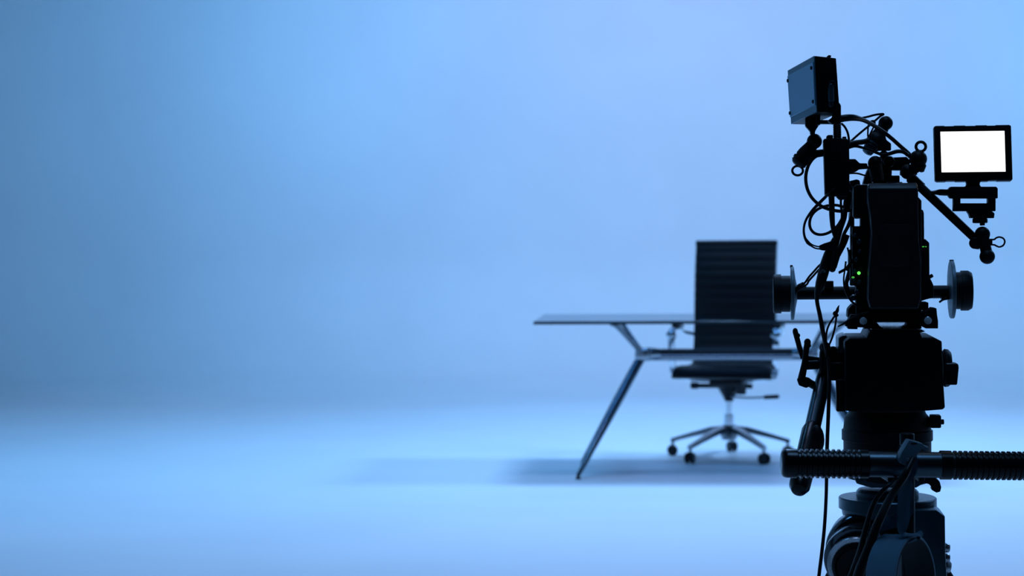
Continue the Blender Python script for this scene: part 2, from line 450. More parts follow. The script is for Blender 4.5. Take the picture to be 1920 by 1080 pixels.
def barrelcap(b):
    lathe(b, BC + bd * .047, bd, [(0, .052), (.005, .053), (.008, .050), (.009, .046), (.006, .043), (.006, .018), (.020, .016), (.022, .012)], 48)
part('hinge_cap', BODY, tri, barrelcap)
part('hinge_lever', BODY, tri, lambda b: wbox(b, BC + bd * .064 + Vector((.006, 0, -.01)), (.060, .012, .018), .004, bd.to_track_quat('Y', 'Z').to_matrix()))

# ------------------------------------------------------------------ fluid head
HB = W(1664, 915, 3.62)
head = thing('fluid_head', (HB.x, HB.y, HB.z), 'big boxy black fluid head between the tripod bowl and the film camera', 'tripod head')
def hbody(b):
    prism(b, [(1584, 641), (1594, 634), (1752, 633), (1766, 640), (1768, 700), (1772, 764), (1768, 768), (1716, 772), (1600, 772), (1585, 770)], 3.53, .20, .006, 3)
part('housing', BODY, head, hbody)
def hplate(b):
    prism(b, [(1572, 662), (1572, 634), (1580, 629), (1588, 628), (1588, 662)], 3.60, .12, .004)
part('rear_cap', GREYM, head, hplate); part('side_cover', BODY, head, lambda b: box(b, 1568, 712, 1586, 772, 3.545, .03, .003))
def wedge(b):
    prism(b, [(1637, 621), (1700, 620.5), (1735, 621), (1733, 622), (1725, 624), (1729, 634), (1625, 634), (1632, 620)], 3.53, .20, .002)
part('quick_release_wedge', BODY, head, wedge)
def rotor(b):
    c = Vector((HB.x, HB.y, 0)); z = lambda v: zat(v, 3.62)
    lathe(b, c + UPV * z(900), UPV, [(0, .060), (.004, .074), (z(862) - z(900), .078), (z(850) - z(900), .0815), (z(826) - z(900), .0815), (z(824) - z(900), .0845), (z(806) - z(900), .0845), (z(804) - z(900), .0815), (z(782) - z(900), .079), (z(774) - z(900), .072), (z(768) - z(900), .070)], 64)
part('pan_drum', PLAST, head, rotor)
def lowerclamp(b):
    c = Vector((HB.x, HB.y, 0)); z0 = zat(916, 3.62)
    prism(b, [(1600, 892), (1757, 892), (1757, 902), (1726, 910), (1718, 915), (1634, 915), (1606, 907)], 3.56, .12, .003)
part('level_clamp', GREYM, head, lowerclamp)
def claw(b):
    prism(b, [(1740, 893), (1752, 894), (1762, 903), (1765, 914), (1763, 922), (1756, 924), (1747, 919), (1748, 915), (1742, 908), (1732, 905), (1726, 908)], 3.53, .03, .003)
part('release_lever', PLAST, head, claw)
def rknob(b):
    cyl(b, W(1766, 690, 3.62), W(1783, 690, 3.62), .036, .035, .005, 40)
    prism(b, [(1775, 682), (1797, 682), (1798, 690), (1795, 722), (1775, 722)], 3.56, .05, .003)
part('drag_knob', PLAST, head, rknob)
def dknob(b):
    box(b, 1745, 779, 1765, 803, 3.58, .03, .003); cyl(b, W(1764, 791, 3.595), W(1770, 791, 3.595), .005)
part('brake_lever', PLAST, head, dknob)
# pan handle on the left: rosette, tube, grip
hA, hB = W(1548, 690, 3.62), W(1497, 922, 3.33)
hd = (hB - hA)
def rosette(b):
    cyl(b, W(1540, 668, 3.62), W(1584, 669, 3.62), .019, .019, .003, 32)
    cyl(b, W(1536, 680, 3.60), W(1556, 681, 3.60), .026, .026, .003, 32)
    box(b, 1552, 680, 1585, 714, 3.575, .07, .004)
    cyl(b, W(1561, 656, 3.60), W(1561, 668, 3.60), .0065, .0065, .002)
    ball(b, W(1562, 656, 3.60), .007); ball(b, W(1546, 652, 3.59), .010)
part('handle_rosette', PLAST, head, rosette)
ph = part('pan_handle', TUBE, head, lambda b: sweep(b, [hA + hd * t for t in (0, .1, .3, .52)], [.0125, .014, .0145, .0145], 24, 4))
def grip(b):
    L = hd.length
    lathe(b, hA + hd * .50, hd, [(0, .0155), (.012, .0185), (.06, .0185), (.20 * L, .0185), (.38 * L, .0195), (.46 * L, .0185), (.49 * L, .013), (.50 * L, .004)], 28)
part('grip', GRIPM, ph, grip)
part('grip_guard', PLAST, ph, lambda b: ball(b, hA + hd * .60 + Vector((.012, .0, .0)), .018, 20, (.8, .8, 1.5)))
def lever1(b):
    sweep(b, px([(1502, 713), (1505, 700), (1509, 680), (1511, 660), (1514, 643)], 3.58), [.0072, .0068, .006, .0055, .0060], 14, 6)
    ball(b, W(1514, 642, 3.58), .0068, 18, (.95, .9, 1.1)); ball(b, W(1517, 648, 3.58), .004, 14)
    prism(b, [(1494, 712), (1501, 705), (1518, 709), (1525, 716), (1523, 722), (1512, 728), (1498, 723)], 3.57, .018, .003)
    cyl(b, W(1512, 685, 3.585), W(1534, 684, 3.60), .0085, .0085, .002)
    cyl(b, W(1516, 717, 3.58), W(1530, 725, 3.59), .0075)
part('ratchet_lever', PLAST, head, lever1)
def lever2(b):
    sweep(b, px([(1506, 672), (1500, 655), (1496, 640), (1491, 622)], 3.61), [.0050, .0050, .0052, .0052], 14, 6)
    ball(b, W(1491, 621, 3.61), .0056, 16, (.9, .9, 1.1)); ball(b, W(1496, 629, 3.61), .0045, 14)
    cyl(b, W(1507, 672, 3.61), W(1536, 676, 3.62), .006)
part('ratchet_lever', PLAST, head, lever2)

# ------------------------------------------------------------------ cinema camera
CB = W(1672, 616, 3.66)
cam = thing('cinema_camera', (CB.x, CB.y, CB.z), 'black film camera seen from behind with a tall battery, atop the fluid head', 'film camera')
def cbody(b):
    prism(b, [(1600, 352), (1606, 346), (1700, 346), (1728, 376), (1728, 594), (1722, 598), (1608, 598), (1605, 592), (1605, 537), (1598, 535), (1598, 426), (1614, 424), (1614, 409), (1600, 407)], 3.575, .04, .002)
    prism(b, [(1626, 352), (1632, 346), (1694, 346), (1722, 376), (1722, 590), (1716, 594), (1632, 594), (1626, 588)], 3.605, .205, .004)
body = part('body', BODY, cam, cbody)
def batt(b):
    t = new()
    out = [(1627, 351), (1722, 350.5), (1722, 400), (1723, 450), (1727, 489), (1727, 560), (1722, 580), (1632, 580), (1627, 560), (1629, 500), (1634, 440), (1632, 406), (1627, 376)]
    add_poly_prism(t, [W(u, v, 3.515) for u, v in out], RDEP * .062); bevel_all(t, .005, 3, 40); merge(b, t)
    t = new(); lo = [W(1627.5, 352, 3.5165), W(1721.5, 351.5, 3.5165)]; hi = [W(1630, 343.5, 3.527), W(1719, 342.5, 3.527)]; tp_ = [p + RDEP * .045 for p in hi]; bt = [p + RDEP * .058 for p in lo]
    add_poly_prism(t, [lo[0], hi[0], tp_[0], bt[0]], Vector((0, 0, 0)))
    bmesh.ops.delete(t, geom=t.faces[:], context='FACES'); bmesh.ops.delete(t, geom=t.verts[:], context='VERTS')
    L_ = [t.verts.new(p) for p in (lo[0], hi[0], tp_[0], bt[0])]; R_ = [t.verts.new(p) for p in (lo[1], hi[1], tp_[1], bt[1])]
    t.faces.new(L_); t.faces.new(R_[::-1])
    for i in range(4): t.faces.new((L_[(i + 1) % 4], L_[i], R_[i], R_[(i + 1) % 4]))
    bevel_all(t, .0025, 3); merge(b, t)
    box(b, 1648, 420, 1708, 500, 3.5125, .01, .003)
    box(b, 1664, 341.2, 1692, 345, 3.535, .025, .0008)
part('battery', BATT, cam, batt)
def sidepack(b):
    box(b, 1588, 344, 1610, 398, 3.66, .03, .003); box(b, 1595, 424, 1612, 470, 3.60, .03, .002)
    box(b, 1591, 468, 1612, 500, 3.60, .03, .002); box(b, 1594, 496, 1606, 536, 3.585, .02, .002)
    box(b, 1594, 398, 1602, 426, 3.64, .06, .001); box(b, 1603, 405, 1612, 410, 3.60, .02, .001)
    prism(b, [(1590, 340), (1606, 336), (1612, 338), (1614, 350), (1590, 352)], 3.63, .05, .002)
part('connector_panel', PLAST, body, sidepack)
def plugs(b):
    r = random.Random(3)
    for (u, v, s) in ((1606, 486, 5), (1603, 508, 5), (1600, 526, 6), (1613, 470, 4), (1612, 452, 5), (1604, 440, 4), (1612, 528, 5), (1608, 546, 5), (1600, 558, 6)):
        cyl(b, W(u, v, 3.60), W(u - 1, v + 1, 3.568), mm(s), mm(s) * .85, .001, 18)
part('connector', GREYM, body, plugs)
part('indicator_light', LED, body, lambda b: ball(b, W(1610.4, 512, 3.560), .0031, 14))
part('indicator_light', LEDD, body, lambda b: ball(b, W(1599.5, 520, 3.56), .0020, 14, (1.5, 1, .8)))
def modr(b):
    prism(b, [(1718, 394), (1726, 392), (1731, 394), (1732.5, 400), (1733, 440), (1733, 455), (1718, 455)], 3.60, .05, .002)
    prism(b, [(1720, 449), (1735, 448), (1742.5, 455), (1743, 520), (1747, 527), (1750, 534), (1751, 558), (1735, 562), (1724, 566), (1720, 566)], 3.60, .14, .002)
    cyl(b, W(1740, 521, 3.61), W(1749, 516, 3.61), .0035)
md = part('side_module', PLAST, body, modr)
part('indicator_light', LEDD, body, lambda b: (ball(b, W(1731, 462.5, 3.5985), .0014, 12, (1.6, .6, .8)), ball(b, W(1736, 462.5, 3.5985), .0012, 12, (1.3, .6, .8))))
def top(b):
    prism(b, [(1640, 329), (1687, 329), (1687, 345), (1636, 345)], 3.62, .12, .002)
    prism(b, [(1622, 330), (1634, 300), (1640, 296), (1652, 305), (1672, 312), (1672, 345), (1618, 345)], 3.72, .04, .002)
part('top_plate', BODY, cam, top)
LC = W(1670, 470, 3.80)
def lens(b):
    lathe(b, LC, RDEP, [(0, .044), (.02, .044), (.022, .048), (.07, .048), (.072, .042), (.11, .042), (.112, .046), (.15, .046), (.152, .040), (.149, .036)], 40)
part('lens', BODY, cam, lens)
def base(b):
    prism(b, [(1620, 592), (1728, 592), (1728, 604), (1620, 604)], 3.56, .02, .001)
    prism(b, [(1620, 603), (1643, 603), (1649, 611), (1657, 616.4), (1620, 616.4)], 3.56, .06, .0008); prism(b, [(1728, 603), (1704, 603), (1700, 611), (1690, 616.4), (1728, 616.4)], 3.56, .06, .0008)
    box(b, 1606, 585, 1735, 600, 3.57, .22, .002)
part('bridge_plate', BODY, cam, base)
part('dovetail', STEEL, cam, lambda b: box(b, 1634, 616.6, 1722, 619, 3.56, .26, .0005))
for u, v in ((1619, 602), (1740, 601)):
    rd = part('support_rod', STEEL, cam, lambda b, u=u, v=v: cyl(b, W(u, v, 3.545), W(u, v, 3.545) + RDEP * .42, .0072, .0072, .0008, 28))
    part('lit_rod_end', RODLIT, rd, lambda b, u=u, v=v: lathe(b, W(u, v, 3.5435), RDEP, [(0, .0055), (.001, .0068), (.003, .0068)], 28), 'steel rod end, painted pale as if lit')  # added disc; its pale colour stands for light on the steel end
def clampL(b):
    prism(b, [(1589, 604), (1585, 604), (1585, 612), (1589, 612), (1590, 617), (1608, 617.5), (1608, 590), (1596, 590)], 3.555, .05, .001)
    lathe(b, W(1619, 602, 3.552), RDEP, [(0, .0085), (0, .0115), (.03, .0115)], 28)
    box(b, 1604, 594, 1634, 614, 3.57, .03, .002)
    prism(b, [(1589, 596), (1590, 580), (1597, 572), (1606, 568), (1612, 575), (1612, 600)], 3.60, .06, .003)
part('rod_clamp', PLAST, cam, clampL)
def clampR(b):
    prism(b, [(1730, 585), (1744, 581), (1748, 577), (1756, 578), (1757, 590), (1759, 602), (1759, 616), (1736, 616), (1728, 612)], 3.555, .05, .001)
    lathe(b, W(1740, 601, 3.549), RDEP, [(0, .0085), (0, .0125), (.03, .0125)], 28)
    box(b, 1722, 567, 1741, 582, 3.60, .06, .0015)
part('rod_clamp', PLAST, cam, clampR)

# ------------------------------------------------------------------ crossbar with two hand wheels
YH = 3.86
xb = thing('crossbar', W(1640, 549, YH), 'horizontal black crossbar with a disc wheel at each end behind the camera body', 'bar')
part('tube', BODY, xb, lambda b: cyl(b, W(1484, 550, YH), W(1788, 547, YH), mm(12.2, YH), mm(12.2, YH), .002, 36))
X1 = RX
def discL(b):
    c = W(1486, 550, YH); R = mm(50.5, YH)
    lathe(b, c, X1, [(-.0035, R * .3), (-.0035, R - .001), (-.0025, R), (.0015, R), (.003, R - .002), (.006, R * .55), (.009, mm(15, YH))], 72)
def discR(b):
    c = W(1784, 543, YH); R = mm(54, YH)
    lathe(b, c, X1, [(-.006, mm(15, YH)), (-.0035, R * .6), (-.003, R - .001), (-.002, R), (.0035, R), (.0045, R - .001), (.0045, R * .3)], 72)
part('disc', DISC, xb, discL); part('disc', DISC, xb, discR)
def drumL(b):
    c = W(1459, 551, YH); R = mm(37, YH)
    lathe(b, c, X1, [(-.010, R * .3), (-.010, R - .002), (-.008, R), (.006, R), (.0062, R - .003), (.024, R - .003)], 64)
def drumR(b):
    c = W(1790, 545, YH); R = mm(37.5, YH)
    lathe(b, c, X1, [(0, R - .003), (.012, R - .003), (.0122, R), (.026, R), (.033, R - .004), (.033, R * .3)], 64)
part('hand_wheel', PLAST, xb, drumL); part('hand_wheel', PLAST, xb, drumR)
def bits(b):
    sweep(b, px([(1775, 560), (1768, 562), (1761, 567)], YH - .02), [.003, .0022, .0022], 10, 4)
    box(b, 1766, 556, 1780, 562, YH - .02, .03, .001)
part('clamp_lever', PLAST, xb, bits); part('stop_tab', PLAST, xb, lambda b: box(b, 1546, 527, 1563, 540, YH - .02, .03, .001))
def tabR(b):
    box(b, 1781, 487, 1788.5, 491.5, YH - .004, .012, .001)
part('disc_tab', PLAST, xb, tabR); part('disc_tab', PLAST, xb, lambda b: box(b, 1481.5, 497, 1486.5, 503, YH - .004, .01, .0008))

# ------------------------------------------------------------------ pale-sided box, upper left
XF = W(1528, 170, 3.50); XF.x += 0
rb = thing('receiver_box', W(1530, 232, 3.54), 'upright black box with a pale screwed side panel, topmost on the rig', 'electronics box')
fr = [W(1528, 104.5, 3.47), W(1568, 109, 3.47), W(1575, 212, 3.47), W(1533, 210, 3.47)]   # near face
fl = [W(1478.5, 132, 3.66), W(1516, 134, 3.66), W(1522, 234, 3.66), W(1485, 233, 3.66)]     # far face
def rbox(b):
    va = [b.verts.new(p) for p in fr]; vb = [b.verts.new(p) for p in fl]
    b.faces.new(va); b.faces.new(vb[::-1])
    for i in range(4): b.faces.new((va[(i + 1) % 4], va[i], vb[i], vb[(i + 1) % 4]))
    bevel_all(b, .002)
rh = part('housing', BODY, rb, rbox)
def lp(s, t):          # point on the left face: s 0 near..1 far, t 0 top..1 bottom
    a = fr[0] * (1 - s) + fl[0] * s; c = fr[3] * (1 - s) + fl[3] * s; return a * (1 - t) + c * t
nl = ((fl[0] - fr[0]).cross(fr[3] - fr[0])).normalized()
if nl.x > 0: nl = -nl
def facequad(b, s0, s1, t0, t1, th):
    t = new(); add_poly_prism(t, [lp(s0, t0), lp(s1, t0), lp(s1, t1), lp(s0, t1)], nl * th); bevel_all(t, .0008, 1); merge(b, t)
part('panel_frame', EDGEP, rb, lambda b: facequad(b, .0, 1, .0, 1, .002))
part('side_panel', PANEL, rb, lambda b: facequad(b, .015, .985, .105, .875, .004), 'pale screwed panel')
for s, t in ((.06, .20), (.96, .20), (.06, .80), (.96, .80)):
    part('screw', BODY, rb, lambda b, s=s, t=t: cyl(b, lp(s, t) + nl * .003, lp(s, t) + nl * .0065,   .0036, .0033, .0006, 16))
def latch(b):
    prism(b, [(1550, 106), (1554, 103), (1559, 104), (1557, 109), (1551, 109)], 3.48, .02, .0008)
part('latch', PLAST, rb, latch)
def conn(b):
    cyl(b, W(1558, 164, 3.468), W(1558.5, 191, 3.462), .0058, .0058, .0012, 20); cyl(b, W(1558, 157, 3.466), W(1558, 165, 3.466), .0042)
    cyl(b, W(1558, 190, 3.466), W(1558, 200, 3.466), .0042); torus(b, W(1561, 157, 3.467), Vector((0, 1, 0)), .0052, .001, 20, 8)
part('cable_plug', GREYM, rb, conn)
def foot(b):
    prism(b, [(1565, 200), (1574, 192), (1577, 198), (1577, 232), (1560, 232), (1552, 226), (1560, 220)], 3.48, .03, .002)
    box(b, 1531, 212, 1538, 234, 3.52, .02, .001); box(b, 1536, 225, 1560, 232, 3.52, .02, .001)
part('mount_foot', BODY, rb, foot)

# ------------------------------------------------------------------ tall narrow module
tm = thing('transmitter_module', W(1568, 367, 3.58), 'tall narrow black electronics module hanging left of the camera battery', 'electronics module')
part('housing', BODY, tm, lambda b: prism(b, [(1544, 262), (1546, 260), (1588, 260), (1592, 264), (1593, 320), (1592, 364), (1588, 368), (1549, 368), (1547, 364)], 3.54, .040, .003))
def antc(b):
    L = W(1569.5, 229, 3.55) - W(1570, 260, 3.55); p0 = W(1570, 260, 3.55)
    pr = [(0, .0085)]
    for k in range(9): pr += [(.001 + k * .0033, .0078), (.0026 + k * .0033, .0068)]
    lathe(b, p0, L, pr, 24)
part('threaded_post', PLAST, tm, antc)
def btn(b):
    prism(b, [(1549, 261), (1550, 255), (1553, 253), (1562, 253), (1562, 261)], 3.55, .02, .001)
part('button', PLAST, tm, btn); part('end_lug', PLAST, tm, lambda b: box(b, 1580, 256, 1587, 261, 3.55, .03, .001))
part('cable_gland', PLAST, tm, lambda b: lathe(b, W(1577, 367, 3.56), Vector((0, 0, -1)), [(0, .009), (.003, .009), (.007, .005), (.008, .003)], 20))
def ribs(b):
    for q in ([(1571, 267), (1565, 271), (1571, 275)], [(1560, 276), (1559, 279)], [(1559, 282), (1571, 282), (1571.5, 298), (1561, 298)]):
        sweep(b, px(q, 3.5392), .0006, 8, 1)
part('raised_rib', PLAST, tm, ribs)

# ------------------------------------------------------------------ articulating arms
def arm_thing(label, loc): return thing('articulating_arm', loc, label, 'arm')
a1 = arm_thing('stubby ball-joint arm with a hanging wire ring beneath the pale-sided box', W(1510, 330, 3.56))
def a1s(b):
    prism(b, [(1509.5, 221), (1536, 219), (1536, 234), (1528.5, 246), (1528, 254), (1520, 254), (1519, 246), (1510, 236)], 3.54, .026, .002)
part('socket_mount', BODY, a1, a1s)
part('ball_joint', BODY, a1, lambda b: ball(b, W(1527, 265, 3.555), .0142))
def a1b(b):
    p0, p1 = W(1524, 270, 3.555), W(1494, 310, 3.55); L = (p1 - p0).length
    lathe(b, p0, p1 - p0, [(0, .011), (.010, .0125), (.020, .0145), (.030, .0150), (.031, .0138), (.034, .0138), (.0345, .0160), (.039, .0160), (.0395, .0145), (.0425, .0145), (.043, .0155), (L - .002, .012), (L, .008)], 32)
part('elbow', PLAST, a1, a1b)
part('arm_tube', BODY, a1, lambda b: cyl(b, W(1510, 291, 3.565), W(1548, 286, 3.575), .0078, .0068))
part('wire_ring', BODY, a1, lambda b: torus(b, W(1495.5, 320, 3.55), Vector((.25, 1, .2)), .0098, .0023, 28, 10, 1, .9))

a2 = arm_thing('upright ball-joint arm on the camera top with a large dark round ball', W(1655, 340, 3.68))
part('ball_joint', BODY, a2, lambda b: ball(b, W(1660.5, 231, 3.64), .0137))
def a2b(b):
    p0, p1 = W(1658, 236, 3.645), W(1638, 268, 3.64)
    sweep(b, [p0, p0.lerp(p1, .4), p1], [.0105, .0125, .0165], 24, 6)
    prism(b, [(1660, 252), (1662, 262), (1671, 269), (1671, 282), (1644, 282), (1644, 262), (1648, 252)], 3.63, .026, .002)
    ball(b, W(1643, 265, 3.64), .0190)
part('elbow', PLAST, a2, a2b)
def a2k(b):
    p0, p1 = W(1636, 270, 3.63), W(1625, 287, 3.622); L = (p1 - p0).length
    lathe(b, p0, p1 - p0, [(0, .013), (.004, .013), (.0045, .011), (.006, .011), (.0065, .0125), (.009, .0125), (.0095, .0105), (.011, .0105), (.0115, .012), (L - .002, .010), (L, .006)], 28)
part('grooved_knob', GREYM, a2, a2k)
def a2p(b):
    cyl(b, W(1657, 281, 3.645), W(1657, 290, 3.645), .0045); cyl(b, W(1657, 284, 3.645), W(1657, 294, 3.645), .0068)
    lathe(b, W(1659, 310, 3.645), UPV, [(-.016, .013), (-.004, .013), (.002, .011), (.016, .010), (.018, .007)], 28)
    cyl(b, W(1667, 303, 3.61), W(1667, 303, 3.65), .010, .011)
part('post', BODY, a2, a2p)
def a2r(b): sweep(b, px([(1627, 256), (1628, 236), (1632, 228), (1639, 227), (1640, 234), (1634, 246), (1629, 257)], 3.61), .0016, 10, 6)
part('wire_ring', BODY, a2, a2r)

a3 = arm_thing('hex-ended ball-joint arm joining the narrow module to the camera top', W(1640, 340, 3.66))
def a3m(b):
    prism(b, [(1590, 298), (1604, 298), (1612, 306), (1626, 306), (1628, 316), (1612, 317), (1605, 322), (1590, 323)], 3.575, .026, .002)
part('socket_mount', BODY, a3, a3m)
part('ball_joint', BODY, a3, lambda b: ball(b, W(1641, 306, 3.595), .0138))
def a3b(b):
    sweep(b, px([(1641, 308), (1643, 322), (1645, 334), (1645, 338)], 3.58), [.012, .0125, .012, .012], 20, 5)
part('elbow', PLAST, a3, a3b)

a4 = arm_thing('long straight diagonal arm reaching right from the camera top to the monitor', W(1720, 345, 3.66))
part('arm_tube', BODY, a4, lambda b: (cyl(b, W(1706, 332, 3.66), W(1834, 453, 3.60), .0088, .0080, .002, 28), cyl(b, W(1706, 332, 3.662), W(1728, 353, 3.652), .0105, .0105, .002, 28)))
def a4b(b):
    ball(b, W(1721.5, 298, 3.645), .0168)
    cyl(b, W(1727, 303, 3.645), W(1719, 319, 3.648), .0125, .0135, .003); prism(b, [(1704, 308), (1722, 306), (1728, 318), (1722, 324), (1706, 329)], 3.635, .03, .003); cyl(b, W(1712, 317, 3.65), W(1694, 325, 3.66), .0115, .0125, .003)
    ball(b, W(1702, 322, 3.65), .0145)
part('elbow', PLAST, a4, a4b)
def a4m(b):
    prism(b, [(1672, 295), (1700, 294), (1708, 302), (1702, 319), (1674, 319), (1666, 308)], 3.66, .03, .002)
    box(b, 1690, 318, 1720, 328, 3.66, .04, .002)
part('socket_mount', BODY, a4, a4m)
part('wire_ring', BODY, a4, lambda b: (torus(b, W(1726.5, 275, 3.645), Vector((.3, 1, .1)), .0090, .0029, 28, 10), cyl(b, W(1724, 283, 3.645), W(1722, 290, 3.645), .006)))
def a4j(b):
    ball(b, W(1842, 439, 3.595), .0142); ball(b, W(1851, 481, 3.59), .0142)
    sweep(b, px([(1842, 441), (1845, 455), (1849, 470), (1851, 480)], 3.593), [.013, .0105, .0105, .013], 22, 6)
    lathe(b, W(1829, 452, 3.60), W(1838, 459, 3.60) - W(1829, 452, 3.60), [(-.004, .009), (0, .0115), (.010, .0115), (.014, .009)], 26)
    cyl(b, W(1828, 456, 3.585), W(1828, 456, 3.61), .0108)
part('elbow', PLAST, a4, a4j)
def a4w(b): sweep(b, px([(1856, 449), (1864, 449), (1868, 446), (1874, 444.5), (1881, 447), (1884, 453), (1881, 460), (1874, 463), (1868, 461), (1864, 459), (1856, 459)], 3.59), .0017, 10, 5); box(b, 1853, 448, 1861, 460, 3.585, .012, .001)
part('wing_key', BODY, a4, a4w)

# ------------------------------------------------------------------ monitor
MN = thing('field_monitor', W(1826, 400, 3.60), 'small black monitor with a glowing white blank screen, far right', 'monitor')
YT, YM = 3.595, 3.583      # top leans away a little
mo = [W(1751, 236.5, YT), W(1896, 234.5, YT), W(1899, 337, YM), W(1754, 338.5, YM)]
mn = ((mo[1] - mo[0]).cross(mo[3] - mo[0])).normalized()
if mn.y > 0: mn = -mn
def mq(s, t): return (mo[0] * (1 - s) + mo[1] * s) * (1 - t) + (mo[3] * (1 - s) + mo[2] * s) * t
def mcase(b):
    t = new(); add_poly_prism(t, mo, -mn * .022); bevel_all(t, .0025, 2); merge(b, t)
    for s0, s1 in ((.02, .14), (.26, .41), (.54, .69), (.80, .985)):
        for tt in (0, 1):
            t = new(); off = (mq(0, 0) - mq(0, 1)).normalized() * (.0011 if tt == 0 else -.0011)
            a = [mq(s0, tt) - mn * .003, mq(s1, tt) - mn * .003, mq(s1, tt) - mn * .019, mq(s0, tt) - mn * .019]
            add_poly_prism(t, [p - off for p in a], off * 2); bevel_all(t, .0006, 1); merge(b, t)
part('housing', BODY, MN, mcase)
sc4 = [(0.083, .106), (.910, .106), (.910, .850), (.083, .850)]
def mscr(b):
    t = new(); add_poly_prism(t, [mq(s, q) - mn * .001 for s, q in sc4], mn * .0016); merge(b, t)
part('screen', SCREEN, MN, mscr, 'white lit screen')
def mstem(b):
    prism(b, [(1806, 337), (1844, 337), (1838, 341), (1837, 346), (1840, 351), (1810, 351), (1813, 346), (1812, 341)], 3.588, .018, .001)
part('stem', BODY, MN, mstem)
def mbr(b):
    prism(b, [(1779, 354), (1783, 350), (1868, 350), (1871, 353), (1871, 372), (1783, 372), (1779, 367)], 3.583, .03, .0015)
    box(b, 1788, 371, 1801, 382, 3.586, .024, .0008); box(b, 1852.5, 371, 1867, 382, 3.586, .024, .0008)
    box(b, 1788, 381, 1867, 396, 3.586, .024, .0015)
part('tilt_bracket', PLAST, MN, mbr)
def mpl(b):
    prism(b, [(1814, 396), (1860, 396), (1865, 400), (1864, 409), (1820, 409), (1818, 402)], 3.584, .028, .001)
    lathe(b, W(1837.5, 418.5, 3.598), UPV, [(0, .012), (.001, .0138), (.008, .0138), (.0095, .012)], 28)
    cyl(b, W(1841.5, 410, 3.596), W(1842, 423, 3.596), .0047, .0047)
part('mount_plate', BODY, MN, mpl)

# ------------------------------------------------------------------ cables
def cable(pts, r, label, Y=3.6, extra=None, m=CABLE):
    b = new(); R = [mm(x * 1.13) for x in r] if isinstance(r, (list, tuple)) else mm(r * 1.13)
    sweep(b, px(pts, Y), R, 12, 8)
    if extra: extra(b)
    return tag(obj('cable', b, m), label, 'cable')
cable([(1574, 223, 3.50), (1588, 221, 3.50), (1603, 221, 3.51), (1618, 225, 3.53), (1634, 232.5, 3.56), (1652, 244, 3.59), (1670, 258, 3.60), (1688, 274, 3.61), (1700, 284.5, 3.62), (1705, 290, 3.615), (1706, 296, 3.615)],
      [6, 5.8, 5.2, 3.6, 3.4, 3.4, 3.4, 3.4, 3.5, 3.5, 3.3], 'thick black cable arching from the pale-sided box down to the right-hand arm')
cable([(1592, 268), (1604, 257), (1618, 245), (1630, 235.5), (1640, 227), (1650, 218.5), (1656.5, 214.5), (1652, 213.8), (1640, 215.5), (1627, 219), (1614, 221.5)], [1.9] * 11, 'thin black cable making a pointed triangle beside the large round ball', 3.66)
cable([(1577, 231), (1584, 238), (1589, 248), (1591.5, 260), (1591.5, 270)], 1.9, 'short thin cable curving down to the top of the narrow module', 3.56)
cable([(1591, 271), (1606, 267.5), (1618, 266), (1630, 263)], [5, 4.5, 4.5, 4], 'thick dark cable running right from the top of the narrow module', 3.60)
cable([(1591, 277), (1602, 274), (1614, 276), (1630, 281), (1643, 286), (1655, 290), (1668, 288), (1682, 284), (1694, 285), (1703, 292)], [2.5, 2.5, 2.3, 2.2, 2.5, 2.8, 3.2, 3.4, 3.2, 2.8], 'sagging black cable passing under the grooved knob to the right-hand arm', 3.60)
cable([(1592, 325), (1606, 325), (1618, 328), (1628, 332), (1634, 345)], 1.5, 'thin wire bowing under the hex-ended arm', 3.59)
for i, (o_, lb) in enumerate(((0, 'outer black cable bending down over the camera top behind the battery'), (3.5, 'inner black cable bending down over the camera top behind the battery'))):
    cable([(1626 + o_, 312), (1632 + o_, 322), (1635.5 + o_, 334), (1636 + o_, 341)], 1.7, lb, 3.59)
cable([(1532, 292), (1524, 298), (1516, 310), (1511.5, 325), (1511, 340), (1514, 355), (1521, 369), (1531, 380), (1541, 387), (1553, 392), (1566, 395), (1580, 396.5)], 2.8, 'black cable bowing widest left from the stubby arm down past the module', 3.56)
cable([(1566, 352, 3.53), (1556, 361, 3.525), (1547, 370, 3.535), (1535, 382, 3.54), (1522, 396, 3.54), (1511, 413, 3.54), (1507, 430, 3.54), (1509, 445, 3.54), (1515, 455, 3.54), (1521, 461, 3.54), (1529, 465.5, 3.54), (1540, 467, 3.54)],
      [.6, 1.6, 2.6, 2.7, 2.3, 2.0, 1.9, 2.1, 3.2, 1.4, 1.3, 1.3], 'long black cable sweeping from the narrow module into the leftmost plug')
cable([(1516, 454), (1524, 459.5), (1532, 462), (1541, 463)], 1.2, 'short thin wire forking beside the leftmost plug', 3.555)
cable([(1584, 389), (1570, 385), (1556, 385), (1543, 388), (1531, 394), (1522, 404), (1518, 417), (1520, 429), (1527, 437), (1538, 440), (1551, 437.5), (1563, 430.5), (1572, 421), (1578, 411)], 2.4, 'black cable coiled in a round loop left of the camera body', 3.575)
cable([(1559, 367), (1559.5, 385), (1560, 405), (1561.5, 425), (1565, 441), (1570, 452)], [5, 4.9, 4.7, 4.0, 3.4, 3.6], 'thick straight cable dropping from the underside of the narrow module', 3.565)
cable([(1576.5, 372), (1577, 388), (1578.5, 402), (1577, 414), (1570, 428), (1566, 446)], 2.0, 'slim cable dropping from the round knob under the narrow module', 3.57)
cable([(1593, 352), (1588, 368), (1585, 388), (1583, 408), (1576, 428), (1570, 448), (1566, 462)], [3.5, 4.5, 4.2, 4.2, 4.5, 5, 5], 'thick dark cable running down the left edge of the camera body', 3.63)
cable([(1596, 405), (1590, 424), (1582, 440), (1577, 458), (1571, 474), (1566, 485)], [2.5, 3, 3, 3.2, 3.5, 3.5], 'dark cable slanting from the connector panel into the loom', 3.60)
